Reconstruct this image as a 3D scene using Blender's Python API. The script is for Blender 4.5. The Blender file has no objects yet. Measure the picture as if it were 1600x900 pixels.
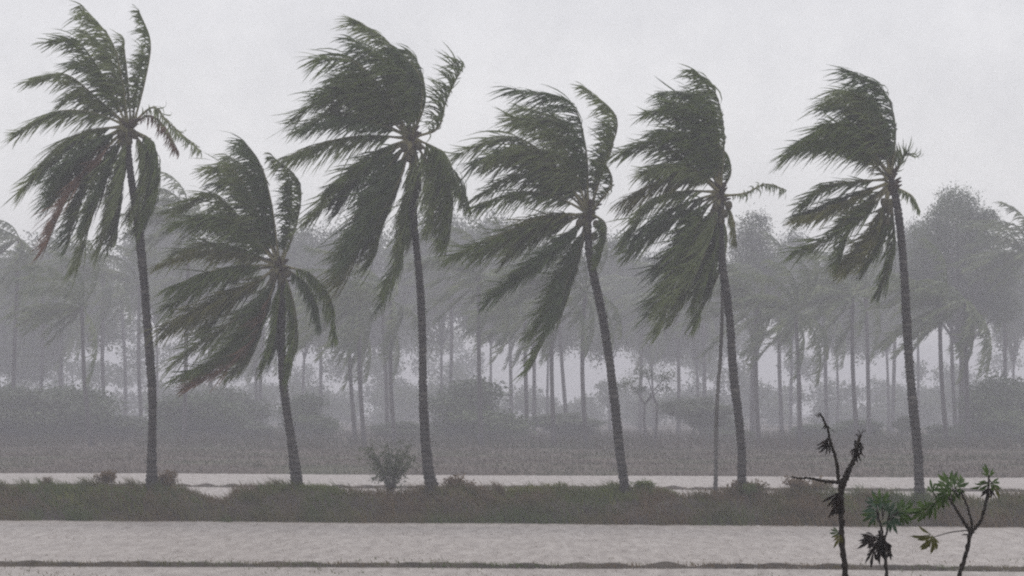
import bpy, math, random
import numpy as np
from mathutils import Vector, noise as mnoise

# ------------------------------------------------------------------ camera, sky, sun, exposure
sc = bpy.context.scene
COL = sc.collection
F = 4590.0            # focal length in photograph pixels (1600 wide)
CAMZ = 3.35           # eye height above the flooded field, standing on the near bank
HY = 640.0            # horizon row in the photograph

cam_d = bpy.data.cameras.new('camera')
cam = bpy.data.objects.new('camera', cam_d)
COL.objects.link(cam)
cam.location = (0, 0, CAMZ)
cam.rotation_euler = (math.radians(90), 0, 0)
cam_d.sensor_width = 36.0
cam_d.lens = F / 1600.0 * 36.0
cam_d.shift_y = (HY - 450.0) / 1600.0
cam_d.clip_start = 0.1
cam_d.clip_end = 6000
sc.camera = cam

SUN_EL, SUN_AZ = 58.0, 20.0        # degrees; azimuth from +Y towards +X
world = bpy.data.worlds.new('World')
sc.world = world
world.use_nodes = True
wn, wl = world.node_tree.nodes, world.node_tree.links
wn.clear()
w_out = wn.new('ShaderNodeOutputWorld')
w_mix = wn.new('ShaderNodeMixShader')
w_sky = wn.new('ShaderNodeTexSky')
w_sky.sky_type = 'NISHITA'
w_sky.sun_disc = False
w_sky.sun_elevation = math.radians(SUN_EL)
w_sky.sun_rotation = math.radians(SUN_AZ)
w_b1 = wn.new('ShaderNodeBackground'); w_b1.inputs['Strength'].default_value = 0.08
w_b2 = wn.new('ShaderNodeBackground'); w_b2.inputs['Strength'].default_value = 1.0
w_tc = wn.new('ShaderNodeTexCoord')
w_nz = wn.new('ShaderNodeTexNoise')
w_nz.inputs['Scale'].default_value = 22.0
w_nz.inputs['Detail'].default_value = 7.0
w_nz.inputs['Roughness'].default_value = 0.72
w_cr = wn.new('ShaderNodeValToRGB')
w_cr.color_ramp.elements[0].position = 0.25
w_cr.color_ramp.elements[0].color = (0.575, 0.575, 0.585, 1)
w_cr.color_ramp.elements[1].position = 0.78
w_cr.color_ramp.elements[1].color = (0.735, 0.732, 0.735, 1)
w_mix.inputs[0].default_value = 0.94
wl.new(w_tc.outputs['Generated'], w_nz.inputs['Vector'])
wl.new(w_nz.outputs['Fac'], w_cr.inputs['Fac'])
w_sep = wn.new('ShaderNodeSeparateXYZ')
w_el = wn.new('ShaderNodeValToRGB')
w_el.color_ramp.elements[0].position = 0.0; w_el.color_ramp.elements[0].color = (1.30, 1.295, 1.25, 1)
w_el.color_ramp.elements[1].position = 0.15; w_el.color_ramp.elements[1].color = (0.955, 0.952, 0.962, 1)
w_mu = wn.new('ShaderNodeVectorMath'); w_mu.operation = 'MULTIPLY'
wl.new(w_tc.outputs['Generated'], w_sep.inputs[0]); wl.new(w_sep.outputs['Z'], w_el.inputs['Fac'])
wl.new(w_cr.outputs['Color'], w_mu.inputs[0]); wl.new(w_el.outputs['Color'], w_mu.inputs[1])
wl.new(w_mu.outputs[0], w_b2.inputs['Color'])
wl.new(w_sky.outputs['Color'], w_b1.inputs['Color'])
wl.new(w_b1.outputs[0], w_mix.inputs[1])
wl.new(w_b2.outputs[0], w_mix.inputs[2])
wl.new(w_mix.outputs[0], w_out.inputs['Surface'])

sun_d = bpy.data.lights.new('sun', 'SUN')
sun_d.energy = 0.6
sun_d.angle = math.radians(25)
sun_d.color = (1.0, 0.97, 0.93)
sun = bpy.data.objects.new('sun', sun_d)
COL.objects.link(sun)
_e, _a = math.radians(SUN_EL), math.radians(SUN_AZ)
_dir = Vector((math.sin(_a) * math.cos(_e), math.cos(_a) * math.cos(_e), math.sin(_e)))
sun.location = _dir * 200
sun.rotation_euler = _dir.to_track_quat('Z', 'Y').to_euler()

sc.view_settings.view_transform = 'Standard'
sc.view_settings.look = 'None'
sc.view_settings.exposure = 0.45
sc.view_settings.gamma = 1.0
sc.view_settings.use_curve_mapping = False
sc.render.engine = 'CYCLES'
sc.cycles.use_denoising = False
sc.cycles.max_bounces = 6
sc.cycles.volume_bounces = 1
sc.cycles.filter_width = 2.2
HAZE_DENSITY = 0.00180

# ------------------------------------------------------------------ helpers
def W(px, py, y):
    """photograph pixel at distance y -> point of the place"""
    return ((px - 800.0) * y / F, y, CAMZ - (py - HY) * y / F)

def lerp(xs, ys, x):
    return float(np.interp(x, xs, ys))

def link(name, me, parent=None):
    o = bpy.data.objects.new(name, me)
    COL.objects.link(o)
    if parent is not None:
        o.parent = parent
    return o

def mesh(name, verts, faces, mat, smooth=False):
    me = bpy.data.meshes.new(name)
    me.from_pydata([tuple(map(float, v)) for v in verts], [], [tuple(map(int, f)) for f in faces])
    me.materials.append(mat)
    if smooth:
        me.polygons.foreach_set('use_smooth', [True] * len(me.polygons))
    me.update()
    return me

def tag(o, label=None, cat=None, group=None, kind=None):
    if label: o['label'] = label
    if cat: o['category'] = cat
    if group: o['group'] = group
    if kind: o['kind'] = kind
    return o

def empty(name, loc):
    o = bpy.data.objects.new(name, None)
    o.empty_display_size = 0.3
    COL.objects.link(o)
    o.location = loc
    return o

class MB:
    def __init__(s): s.v = []; s.f = []
    def add(s, v, f):
        b = len(s.v)
        s.v += [tuple(p) for p in v]
        s.f += [tuple(i + b for i in q) for q in f]

def catmull(P, n):
    P = np.array(P, float)
    Q = np.vstack([2 * P[0] - P[1], P, 2 * P[-1] - P[-2]])
    segs = len(P) - 1
    dense = []
    for i in range(segs):
        p0, p1, p2, p3 = Q[i], Q[i + 1], Q[i + 2], Q[i + 3]
        t = np.linspace(0, 1, 24, endpoint=(i == segs - 1))[:, None]
        dense.append(0.5 * ((2 * p1) + (-p0 + p2) * t + (2 * p0 - 5 * p1 + 4 * p2 - p3) * t ** 2 + (-p0 + 3 * p1 - 3 * p2 + p3) * t ** 3))
    D = np.vstack(dense)
    s = np.concatenate([[0], np.cumsum(np.linalg.norm(np.diff(D[:, :3], axis=0), axis=1))])
    u = np.linspace(0, s[-1], n)
    return np.stack([np.interp(u, s, D[:, k]) for k in range(D.shape[1])], 1), s[-1]

def norm(a):
    return a / np.maximum(np.linalg.norm(a, axis=-1, keepdims=True), 1e-9)

def tube(path, radii, sides=8, cap=True, rough=0.0, rng=None):
    path = np.array(path, float)
    n = len(path)
    T = norm(np.gradient(path, axis=0))
    ref = np.array([0.31, 0.94, 0.12]) if abs(T[0][1]) < 0.8 else np.array([1.0, 0.1, 0.1])
    v, f = [], []
    for i in range(n):
        a = norm(np.cross(T[i], ref)); b = np.cross(T[i], a)
        for k in range(sides):
            th = 2 * math.pi * k / sides
            r = radii[i] * (1 + (rng.uniform(-rough, rough) if rng else 0))
            v.append(path[i] + (a * math.cos(th) + b * math.sin(th)) * r)
    for i in range(n - 1):
        for k in range(sides):
            k2 = (k + 1) % sides
            f.append((i * sides + k, i * sides + k2, (i + 1) * sides + k2, (i + 1) * sides + k))
    if cap:
        f.append(tuple(range(sides - 1, -1, -1)))
        f.append(tuple((n - 1) * sides + k for k in range(sides)))
    return v, f

# ------------------------------------------------------------------ materials
def mat_base(name):
    m = bpy.data.materials.new(name)
    m.use_nodes = True
    nt = m.node_tree
    return m, nt, nt.nodes['Principled BSDF'], nt.nodes['Material Output']

def mat_noise(name, c1, c2, scale, rough=0.9, detail=4.0, c3=None, bump=0.0, bscale=None, coord='Object', lo=0.35, hi=0.65, stretch=None, spec=0.3):
    m, nt, p, out = mat_base(name)
    tc = nt.nodes.new('ShaderNodeTexCoord')
    nz = nt.nodes.new('ShaderNodeTexNoise')
    nz.inputs['Scale'].default_value = scale
    nz.inputs['Detail'].default_value = detail
    src = tc.outputs[coord]
    if stretch:
        mp = nt.nodes.new('ShaderNodeMapping'); mp.inputs['Scale'].default_value = stretch
        nt.links.new(src, mp.inputs['Vector']); src = mp.outputs['Vector']
    nt.links.new(src, nz.inputs['Vector'])
    cr = nt.nodes.new('ShaderNodeValToRGB')
    e = cr.color_ramp.elements
    e[0].position, e[0].color = lo, (*c1, 1)
    e[1].position, e[1].color = hi, (*c2, 1)
    if c3:
        q = e.new((lo + hi) / 2); q.color = (*c3, 1)
    nt.links.new(nz.outputs['Fac'], cr.inputs['Fac'])
    nt.links.new(cr.outputs['Color'], p.inputs['Base Color'])
    p.inputs['Roughness'].default_value = rough
    p.inputs['Specular IOR Level'].default_value = spec
    if bump:
        n2 = nt.nodes.new('ShaderNodeTexNoise')
        n2.inputs['Scale'].default_value = bscale or scale * 4
        n2.inputs['Detail'].default_value = 5
        nt.links.new(src, n2.inputs['Vector'])
        bp = nt.nodes.new('ShaderNodeBump')
        bp.inputs['Strength'].default_value = bump
        bp.inputs['Distance'].default_value = 0.05
        nt.links.new(n2.outputs['Fac'], bp.inputs['Height'])
        nt.links.new(bp.outputs['Normal'], p.inputs['Normal'])
    return m

def mat_leaf(name, c1, c2, scale=1.2, rough=0.5, trans=0.2, lo=0.35, hi=0.65, spec=0.4):
    m = mat_noise(name, c1, c2, scale, rough=rough, lo=lo, hi=hi, spec=spec)
    nt = m.node_tree
    p = nt.nodes['Principled BSDF']; out = nt.nodes['Material Output']
    tr = nt.nodes.new('ShaderNodeBsdfTranslucent')
    mx = nt.nodes.new('ShaderNodeMixShader'); mx.inputs[0].default_value = trans
    cr = [n for n in nt.nodes if n.type == 'VALTORGB'][0]
    nt.links.new(cr.outputs['Color'], tr.inputs['Color'])
    nt.links.new(p.outputs[0], mx.inputs[1]); nt.links.new(tr.outputs[0], mx.inputs[2])
    nt.links.new(mx.outputs[0], out.inputs['Surface'])
    return m

M = {}
M['frond'] = mat_leaf('palm_leaf', (0.036, 0.064, 0.008), (0.120, 0.170, 0.028), scale=4.0, rough=.42, spec=.35, trans=.34)
M['frond_blue'] = mat_leaf('palm_leaf_blue', (0.024, 0.048, 0.012), (0.080, 0.126, 0.036), scale=4.0, rough=.42, spec=.35, trans=.34)
M['frond_olive'] = mat_leaf('palm_leaf_olive', (0.060, 0.075, 0.014), (0.165, 0.170, 0.040), scale=4.0, rough=.45, spec=.35, trans=.34)
M['frond_brown'] = mat_leaf('palm_leaf_dry', (0.095, 0.050, 0.026), (0.220, 0.120, 0.070), scale=4.0)
M['frond_pale'] = mat_leaf('palm_leaf_pale', (0.070, 0.102, 0.026), (0.190, 0.235, 0.075), scale=3.0, rough=.4, spec=.4, trans=.34)
M['midrib'] = mat_noise('palm_midrib', (0.11, 0.11, 0.05), (0.22, 0.20, 0.10), 2.0, rough=0.6)
M['bark'] = mat_noise('palm_bark', (0.016, 0.014, 0.013), (0.105, 0.098, 0.088), 2.6, rough=0.8, bump=0.8, bscale=14, stretch=(1, 1, 2.0), detail=8.0, c3=(0.042, 0.038, 0.036), lo=.30, hi=.72)
def ring_scars(m):
    nt = m.node_tree; p = nt.nodes['Principled BSDF']
    cr = [n for n in nt.nodes if n.type == 'VALTORGB'][0]
    tc = [n for n in nt.nodes if n.type == 'TEX_COORD'][0]
    wv = nt.nodes.new('ShaderNodeTexWave'); wv.wave_type = 'BANDS'; wv.bands_direction = 'Z'
    wv.inputs['Scale'].default_value = 1.9; wv.inputs['Distortion'].default_value = 2.2; wv.inputs['Detail'].default_value = 3; wv.inputs['Detail Scale'].default_value = 1.5
    r = nt.nodes.new('ShaderNodeMapRange'); r.inputs['To Min'].default_value = .5; r.inputs['To Max'].default_value = 1.45
    mu = nt.nodes.new('ShaderNodeVectorMath'); mu.operation = 'SCALE'
    nt.links.new(tc.outputs['Object'], wv.inputs['Vector']); nt.links.new(wv.outputs['Fac'], r.inputs['Value'])
    nt.links.new(cr.outputs['Color'], mu.inputs[0]); nt.links.new(r.outputs[0], mu.inputs['Scale'])
    nt.links.new(mu.outputs[0], p.inputs['Base Color'])
ring_scars(M['bark'])
M['bark_pale'] = mat_noise('slender_bark', (0.10, 0.096, 0.09), (0.16, 0.155, 0.15), 3.0, rough=0.85, bump=0.4, bscale=14)
M['fibre'] = mat_noise('crown_fibre', (0.030, 0.022, 0.016), (0.075, 0.052, 0.034), 6.0, rough=0.95)
M['nut'] = mat_noise('coconut', (0.040, 0.038, 0.018), (0.075, 0.065, 0.030), 5.0, rough=0.6)
M['far_leaf'] = mat_leaf('far_palm_leaf', (0.060, 0.100, 0.028), (0.175, 0.215, 0.070), scale=0.9, trans=.3)
M['tree_leaf'] = mat_leaf('broadleaf_leaf', (0.036, 0.068, 0.020), (0.115, 0.160, 0.052), scale=0.35)
M['tree_leaf2'] = mat_leaf('broadleaf_leaf_grey', (0.040, 0.066, 0.028), (0.130, 0.170, 0.070), scale=0.35)
M['far_bark'] = mat_noise('far_bark', (0.055, 0.050, 0.052), (0.10, 0.09, 0.09), 2.0, rough=0.9)
M['bush'] = mat_leaf('bush_leaf', (0.055, 0.082, 0.034), (0.115, 0.140, 0.062), scale=1.0)
M['soil'] = mat_noise('levee_soil', (0.035, 0.028, 0.022), (0.080, 0.064, 0.050), 1.3, bump=0.8, bscale=9)
M['far_soil'] = mat_noise('far_bank_soil', (0.070, 0.055, 0.042), (0.078, 0.078, 0.046), 0.12, bump=0.6, bscale=3, c3=(0.090, 0.068, 0.052))
M['grass'] = mat_leaf('levee_grass', (0.165, 0.118, 0.066), (0.085, 0.120, 0.030), scale=.40, rough=0.8, trans=0.25, lo=0.40, hi=0.60, spec=0.15)
M['grass_green'] = mat_leaf('levee_grass_green', (0.085, 0.135, 0.020), (0.185, 0.200, 0.036), scale=0.8, rough=0.8, trans=0.25, spec=0.15)
M['grass_dry'] = mat_leaf('levee_grass_dry', (0.170, 0.115, 0.070), (0.230, 0.175, 0.105), scale=0.8, rough=0.85, trans=0.2, spec=0.1)
M['far_grass'] = mat_leaf('far_bank_grass', (0.085, 0.064, 0.046), (0.064, 0.074, 0.036), scale=0.12, rough=0.9, trans=0.2, lo=0.42, hi=0.6, spec=0.1)
M['ground'] = mat_noise('ground_soil', (0.10, 0.085, 0.065), (0.15, 0.13, 0.10), 0.05)

def mat_water():
    m, nt, p, out = mat_base('flood_water')
    tc = nt.nodes.new('ShaderNodeTexCoord')
    mp = nt.nodes.new('ShaderNodeMapping'); mp.inputs['Scale'].default_value = (3.6, 0.5, 1)
    nz = nt.nodes.new('ShaderNodeTexNoise'); nz.inputs['Scale'].default_value = 1.0; nz.inputs['Detail'].default_value = 6
    nt.links.new(tc.outputs['Object'], mp.inputs['Vector']); nt.links.new(mp.outputs['Vector'], nz.inputs['Vector'])
    cr = nt.nodes.new('ShaderNodeValToRGB')
    e = cr.color_ramp.elements
    e[0].position, e[0].color = 0.3, (0.26, 0.226, 0.208, 1)
    e[1].position, e[1].color = 0.7, (0.435, 0.395, 0.368, 1)
    nt.links.new(nz.outputs['Fac'], cr.inputs['Fac'])
    nt.links.new(cr.outputs['Color'], p.inputs['Base Color'])
    p.inputs['Roughness'].default_value = 0.5
    p.inputs['IOR'].default_value = 1.33
    # rain-struck surface: cells of splash rings plus wind ripples
    vo = nt.nodes.new('ShaderNodeTexVoronoi'); vo.inputs['Scale'].default_value = 2.3
    n2 = nt.nodes.new('ShaderNodeTexNoise'); n2.inputs['Scale'].default_value = 3.4; n2.inputs['Detail'].default_value = 6
    mp2 = nt.nodes.new('ShaderNodeMapping'); mp2.inputs['Scale'].default_value = (1.0, 0.4, 1)
    nt.links.new(tc.outputs['Object'], mp2.inputs['Vector'])
    nt.links.new(mp2.outputs['Vector'], n2.inputs['Vector']); nt.links.new(mp2.outputs['Vector'], vo.inputs['Vector'])
    ad = nt.nodes.new('ShaderNodeMath'); ad.operation = 'ADD'
    nt.links.new(vo.outputs['Distance'], ad.inputs[0]); nt.links.new(n2.outputs['Fac'], ad.inputs[1])
    bp = nt.nodes.new('ShaderNodeBump'); bp.inputs['Strength'].default_value = 0.3; bp.inputs['Distance'].default_value = 0.08
    nt.links.new(ad.outputs[0], bp.inputs['Height']); nt.links.new(bp.outputs['Normal'], p.inputs['Normal'])
    return m
M['water'] = mat_water()

# ------------------------------------------------------------------ the setting
def levee_front(x): return 86.4 - 0.19 * x + .45 * mnoise.noise(Vector((x * .23, 1.7, 0))) + .18 * mnoise.noise(Vector((x * .9, 8.1, 0)))
LT_X = [-400, 0, 60, 110, 150, 200, 240, 270, 300, 330, 352, 372, 410, 470, 505, 535, 560, 650, 700, 722, 745, 780, 850, 900, 950, 1000, 1050, 1100, 1130, 1150, 1180, 1205, 1240, 1280, 1330, 1400, 1450, 1500, 1560, 1600, 2000]
LT_Y = [766, 764, 762, 760, 757, 759, 761, 763, 772, 780, 780, 770, 766, 764, 763, 769, 772, 772, 765, 763, 769, 768, 767, 768, 766, 766, 772, 778, 771, 768, 768, 776, 772, 772, 776, 776, 780, 780, 780, 782, 782]
def levee_top(x):
    y = levee_front(x) + 2.0
    px = 800 + x * F / y
    py = lerp(LT_X, LT_Y, px) + 4.0
    return CAMZ - (py - HY) * y / F
def nz3(x, y, z=0.0):
    return mnoise.noise(Vector((x, y, z)))
def levee_h(x, d):
    """height of the levee at x, d metres behind its front edge"""
    top = levee_top(x)
    prof = lerp([-0.5, 0.0, 0.35, 0.8, 1.4, 2.0, 2.9, 3.6, 4.6, 5.4], [-0.5, -0.12, 0.32, 0.62, 0.88, 1.0, 0.97, 0.72, 0.15, -0.5], d)
    h = prof * top if prof > 0 else prof
    return h + 0.20 * nz3(x * 0.9, d * 1.0, 3.1) + 0.12 * nz3(x * 2.5, d * 2.4, 7.7)

# ground to the horizon (below the water, everywhere under the banks)
tag(link('ground', mesh('ground', [(-1600, -150, -0.6), (1600, -150, -0.6), (1600, 1600, -0.6), (-1600, 1600, -0.6)], [(0, 1, 2, 3)], M['ground'])), kind='structure')
# flooded field
tag(link('flooded_field', mesh('flooded_field', [(-260, 26, 0), (260, 26, 0), (260, 215, 0), (-260, 215, 0)], [(0, 1, 2, 3)], M['water'])), kind='structure')

def strip_mesh(name, xs, ds, fn, mat):
    v, f = [], []
    nd = len(ds)
    for x in xs:
        for d in ds: v.append(fn(x, d))
    for i in range(len(xs) - 1):
        for j in range(nd - 1):
            f.append((i * nd + j, (i + 1) * nd + j, (i + 1) * nd + j + 1, i * nd + j + 1))
    return mesh(name, v, f, mat, smooth=True)

xs = list(np.arange(-60, 60.01, 0.22))
tag(link('levee', strip_mesh('levee', xs, list(np.linspace(-0.5, 5.4, 26)), lambda x, d: (x, levee_front(x) + d, levee_h(x, d)), M['soil'])), kind='structure')

# far bank: rises from the water, then runs level to the horizon
def bank_front(x):
    return 149.5 - 0.20 * x + 1.6 * mnoise.noise(Vector((x * .08, 3.3, 0))) if abs(x) < 80 else 149.5 - 0.20 * math.copysign(80, x)
def bank_h(x, d):
    base = lerp([-3, 0, 2, 6, 14, 24, 40, 1400], [-0.6, -0.05, 0.22, 0.40, 0.55, 0.62, 0.66, 0.9], d)
    return base + (0.12 * nz3(x * .25, d * .25, 1.0) + 0.06 * nz3(x * .9, d * .9, 4.0) if d > -1 else 0)
bx_ = list(np.concatenate([np.linspace(-1500, -120, 12), np.linspace(-110, 110, 221), np.linspace(120, 1500, 12)]))
bd_ = [-3, -1, 0, .7, 1.4, 2, 3, 4, 5.5, 7, 9, 11, 14, 17, 20, 24, 28, 34, 42, 55, 80, 120, 200, 400, 800, 1350]
tag(link('far_bank', strip_mesh('far_bank', bx_, bd_, lambda x, d: (x, bank_front(x) + d, bank_h(x, d)), M['far_soil'])), kind='structure')
def bank_z(x, y): return bank_h(x, y - bank_front(x))

# near bank under the viewer and the cassava plants
def near_h(x, y): return lerp([-120, 24, 29, 33, 36], [1.7, 1.6, 0.9, 0.0, -0.55], y) + 0.05 * nz3(x * .6, y * .6, 9.0)
tag(link('near_bank', strip_mesh('near_bank', list(np.linspace(-60, 60, 121)), [-120, -60, -20, 0, 5, 10, 14, 17, 19, 20, 21, 22, 24, 26, 28, 29, 30, 31, 32, 33, 34.5, 36], lambda x, y: (x, y, near_h(x, y)), M['soil'])), kind='structure')

# low field bunds: the dark line across the near water and one beyond the levee
def bund(yfn, w, h, seed, mat):
    def fn(x, d):
        k = max(0.0, 1 - abs(d) / w)
        return (x, yfn(x) + d, -0.06 + (h + 0.05) * k ** .7 * (1.0 + 0.6 * nz3(x * 1.7, seed, 2.0)))
    return strip_mesh('field_bund', list(np.arange(-50, 50.01, 0.15)), list(np.linspace(-w, w, 7)), fn, mat)
def bund1_y(x): return 62.6 + .8 * mnoise.noise(Vector((x * .14, 4.4, 0))) - (0.13 * max(x, -2) if x > -2 else -0.26)
def bund2_y(x): return 124.0 + 2.0 * mnoise.noise(Vector((x * .1, 5.4, 0))) - 0.22 * x
tag(link('field_bund', bund(bund1_y, 0.42, 0.10, 11.0, M['soil'])), kind='structure')
tag(link('field_bund', bund(bund2_y, 0.5, 0.12, 23.0, M['soil'])), kind='structure')

# ------------------------------------------------------------------ grass (nobody could count it)
def grass_blades(pts, hmin, hmax, wdt, rng, lean=(-0.35, 0.0)):
    """pts (n,3) -> bent three-vertex-row blades"""
    n = len(pts)
    h = rng.uniform(hmin, hmax, n)[:, None]
    ang = rng.uniform(0, 2 * math.pi, n)
    side = np.stack([np.cos(ang), np.sin(ang), np.zeros(n)], 1) * (wdt * rng.uniform(.6, 1.3, n))[:, None]
    ln = np.stack([lean[0] + rng.normal(0, .35, n), lean[1] + rng.normal(0, .35, n), np.zeros(n)], 1)
    mid = pts + np.array([0, 0, 1]) * h * .55 + ln * h * .3
    tip = pts + np.array([0, 0, 1]) * h * .9 + ln * h * .95
    V = np.stack([pts - side, pts + side, mid + side * .7, mid - side * .7, tip], 1).reshape(-1, 3)
    b = np.arange(n)[:, None] * 5
    quads = (b + np.array([0, 1, 2, 3])).tolist(); tris = (b + np.array([3, 2, 4])).tolist()
    return V, quads + tris

def scatter_levee(n, rng, x0=-34, x1=34, d0=0.15, d1=3.4, keep=None):
    out = []
    while len(out) < n:
        x = rng.uniform(x0, x1); d = rng.uniform(d0, d1)
        if keep and not keep(x, d): continue
        out.append((x, levee_front(x) + d, levee_h(x, d) - 0.02))
    return np.array(out)
rg = np.random.default_rng(5)
def px_of(x): return 800 + x * F / (levee_front(x) + 2)
V, Fc = grass_blades(scatter_levee(30000, rg), .08, .32, .014, rg)
tag(link('levee_grass', mesh('levee_grass', V, Fc, M['grass'])), 'brown grass covering the levee bank between the flooded fields', 'grass', kind='stuff')
# taller clumps stand out of the carpet
tc_ = []
for k in range(190):
    x = rg.uniform(-20, 20); d = rg.uniform(.4, 3.0); sp = rg.uniform(.08, .25)
    if 295 < px_of(x) < 365: continue
    for q in range(int(rg.uniform(25, 80))):
        xx = x + rg.normal(0, sp); dd_ = d + rg.normal(0, sp)
        tc_.append((xx, levee_front(xx) + dd_, levee_h(xx, dd_) - .02))
for k in range(130):      # ragged waterline
    x = rg.uniform(-19, 19); d = rg.uniform(-.5, .3); sp = rg.uniform(.08, .3)
    for q in range(int(rg.uniform(15, 60))):
        xx = x + rg.normal(0, sp * 1.6); dd_ = d + rg.normal(0, sp * .5)
        tc_.append((xx, levee_front(xx) + dd_, max(-.02, levee_h(xx, dd_) - .02)))
V, Fc = grass_blades(np.array(tc_), .15, .52, .013, rg, lean=(-.55, 0))
tag(link('grass_clumps', mesh('grass_clumps', V, Fc, M['grass'])), 'ragged taller grass clumps standing out along the levee bank', 'grass', kind='stuff')
def green_keep(x, d):
    p = px_of(x)
    a = (770 < p < 1060 and d > 1.1) or (90 < p < 235 and 0.3 < d < 1.6) or (p < 60 and d > 1.2) or (400 < p < 540 and d > 1.5) or (1280 < p < 1330)
    return (a and nz3(x * .8, d, 2.2) > -0.25) or rg.random() < .05
V, Fc = grass_blades(scatter_levee(17000, rg, keep=green_keep), .12, .32, .015, rg)
tag(link('green_grass', mesh('green_grass', V, Fc, M['grass_green'])), 'olive green grass patches along the top of the levee', 'grass', kind='stuff')
def dry_keep(x, d):
    p = px_of(x)
    a = (1185 < p < 1340) or (225 < p < 300) or (690 < p < 760) or (p < 110 and d < 1) or p > 1500
    return a or rg.random() < .06
V, Fc = grass_blades(scatter_levee(10000, rg, keep=dry_keep), .12, .34, .014, rg)
tag(link('dry_grass', mesh('dry_grass', V, Fc, M['grass_dry'])), 'reddish dry grass tufts on the levee bank', 'grass', kind='stuff')
def bund_pts(yfn, n, rng, x0, x1, w):
    x = rng.uniform(x0, x1, n); x = np.array([q for q in x if nz3(q * .7, 5.0, 1) > -0.35 + rng.uniform(-.3, .3)])
    return np.stack([x, np.array([yfn(q) for q in x]) + rng.normal(0, w, len(x)), np.full(len(x), 0.03)], 1)
V, Fc = grass_blades(bund_pts(bund1_y, 5200, rg, -18, 18, .2), .03, .13, .010, rg)
tag(link('bund_grass', mesh('bund_grass', V, Fc, M['grass'])), 'short ragged grass on the narrow bund in the near water', 'grass', kind='stuff')
V, Fc = grass_blades(bund_pts(bund2_y, 2600, rg, -24, 24, .2), .05, .14, .016, rg)
tag(link('bund_grass', mesh('bund_grass', V, Fc, M['grass'])), 'thin grass line on the low bund beyond the levee', 'grass', kind='stuff')
# rice stubble poking out of the nearest water
n = 2600
sx = rg.uniform(-14, 14, n); sy = rg.uniform(56, 66, n)
cl = np.array([nz3(a * .35, b * .5, 3.0) > 0.12 for a, b in zip(sx, sy)])
V, Fc = grass_blades(np.stack([sx[cl], sy[cl], np.full(cl.sum(), -0.01)], 1), .02, .09, .012, rg)
tag(link('rice_stubble', mesh('rice_stubble', V, Fc, M['grass'])), 'sparse rice stubble in the nearest flooded water', 'stubble', kind='stuff')
# far bank grass
pts = []
while len(pts) < 60000:
    x = rg.uniform(-55, 52); d = 60 * rg.random() ** 1.6
    pts.append((x, bank_front(x) + d, bank_h(x, d) - .03))
V, Fc = grass_blades(np.array(pts), .06, .30, .022, rg)
tag(link('far_grass', mesh('far_grass', V, Fc, M['far_grass'])), 'hazy brown grass covering the far bank below the trees', 'grass', kind='stuff')

pts = []
while len(pts) < 24000:
    x = rg.uniform(-75, 75); d = rg.uniform(52, 150)
    if nz3(x * .12, d * .05, 6.0) + rg.uniform(-.4, .4) > -.1: pts.append((x, bank_front(x) + d, bank_h(x, d) - .03))
V, Fc = grass_blades(np.array(pts), .3, 1.15, .045, rg)
tag(link('tall_grass', mesh('tall_grass', V, Fc, M['far_grass'])), 'uneven tall hazy grass at the feet of the far trees', 'grass', kind='stuff')
# rain splashes standing up from the water: little crowns of drops
n = 15000
sx = rg.uniform(-1, 1, n); sy = np.concatenate([62.9 + 23 * rg.random(9500) ** 1.15, rg.uniform(57, 62, 1800), rg.uniform(93, 150, 3700)])
sx = sx * sy * .19
pp = np.stack([sx, sy, np.full(n, -.005)], 1)
hh = (rg.uniform(.02, .075, n) * np.where(sy > 92, 1.5, 1))[:, None]
ww = hh * rg.uniform(.35, .9, n)[:, None]
off = rg.normal(0, .3, (n, 3)) * hh * [1, 1, 0]
ex, ey, ez = np.array([1., 0, 0]), np.array([0, 1., 0]), np.array([0, 0, 1.])
Vq = np.stack([pp - ex * ww * .3, pp + ey * ww * .3, pp + ex * ww * .3, pp - ey * ww * .3, pp - ex * ww + ez * hh + off, pp + ex * ww + ez * hh * .8 - off, pp + ez * hh * .35 + off], 1).reshape(-1, 3)
b = np.arange(n)[:, None] * 7
Fq = np.vstack([b + np.array(q) for q in ((0, 1, 4), (0, 3, 4), (1, 2, 5), (2, 3, 5), (3, 0, 6), (1, 2, 6))]).tolist()
M['splash'] = mat_leaf('rain_splash', (0.42, 0.38, 0.355), (0.80, 0.77, 0.74), 2.5, rough=.4, trans=.5)
tag(link('rain_splash', mesh('rain_splash', Vq, Fq, M['splash'])), 'countless small rain splashes pocking the flooded water', 'splashes', kind='stuff')

# ------------------------------------------------------------------ palms
WIND = np.array([-1.0, 0.0, 0.0])
GRAV = np.array([0.0, 0.0, -1.0])

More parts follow.
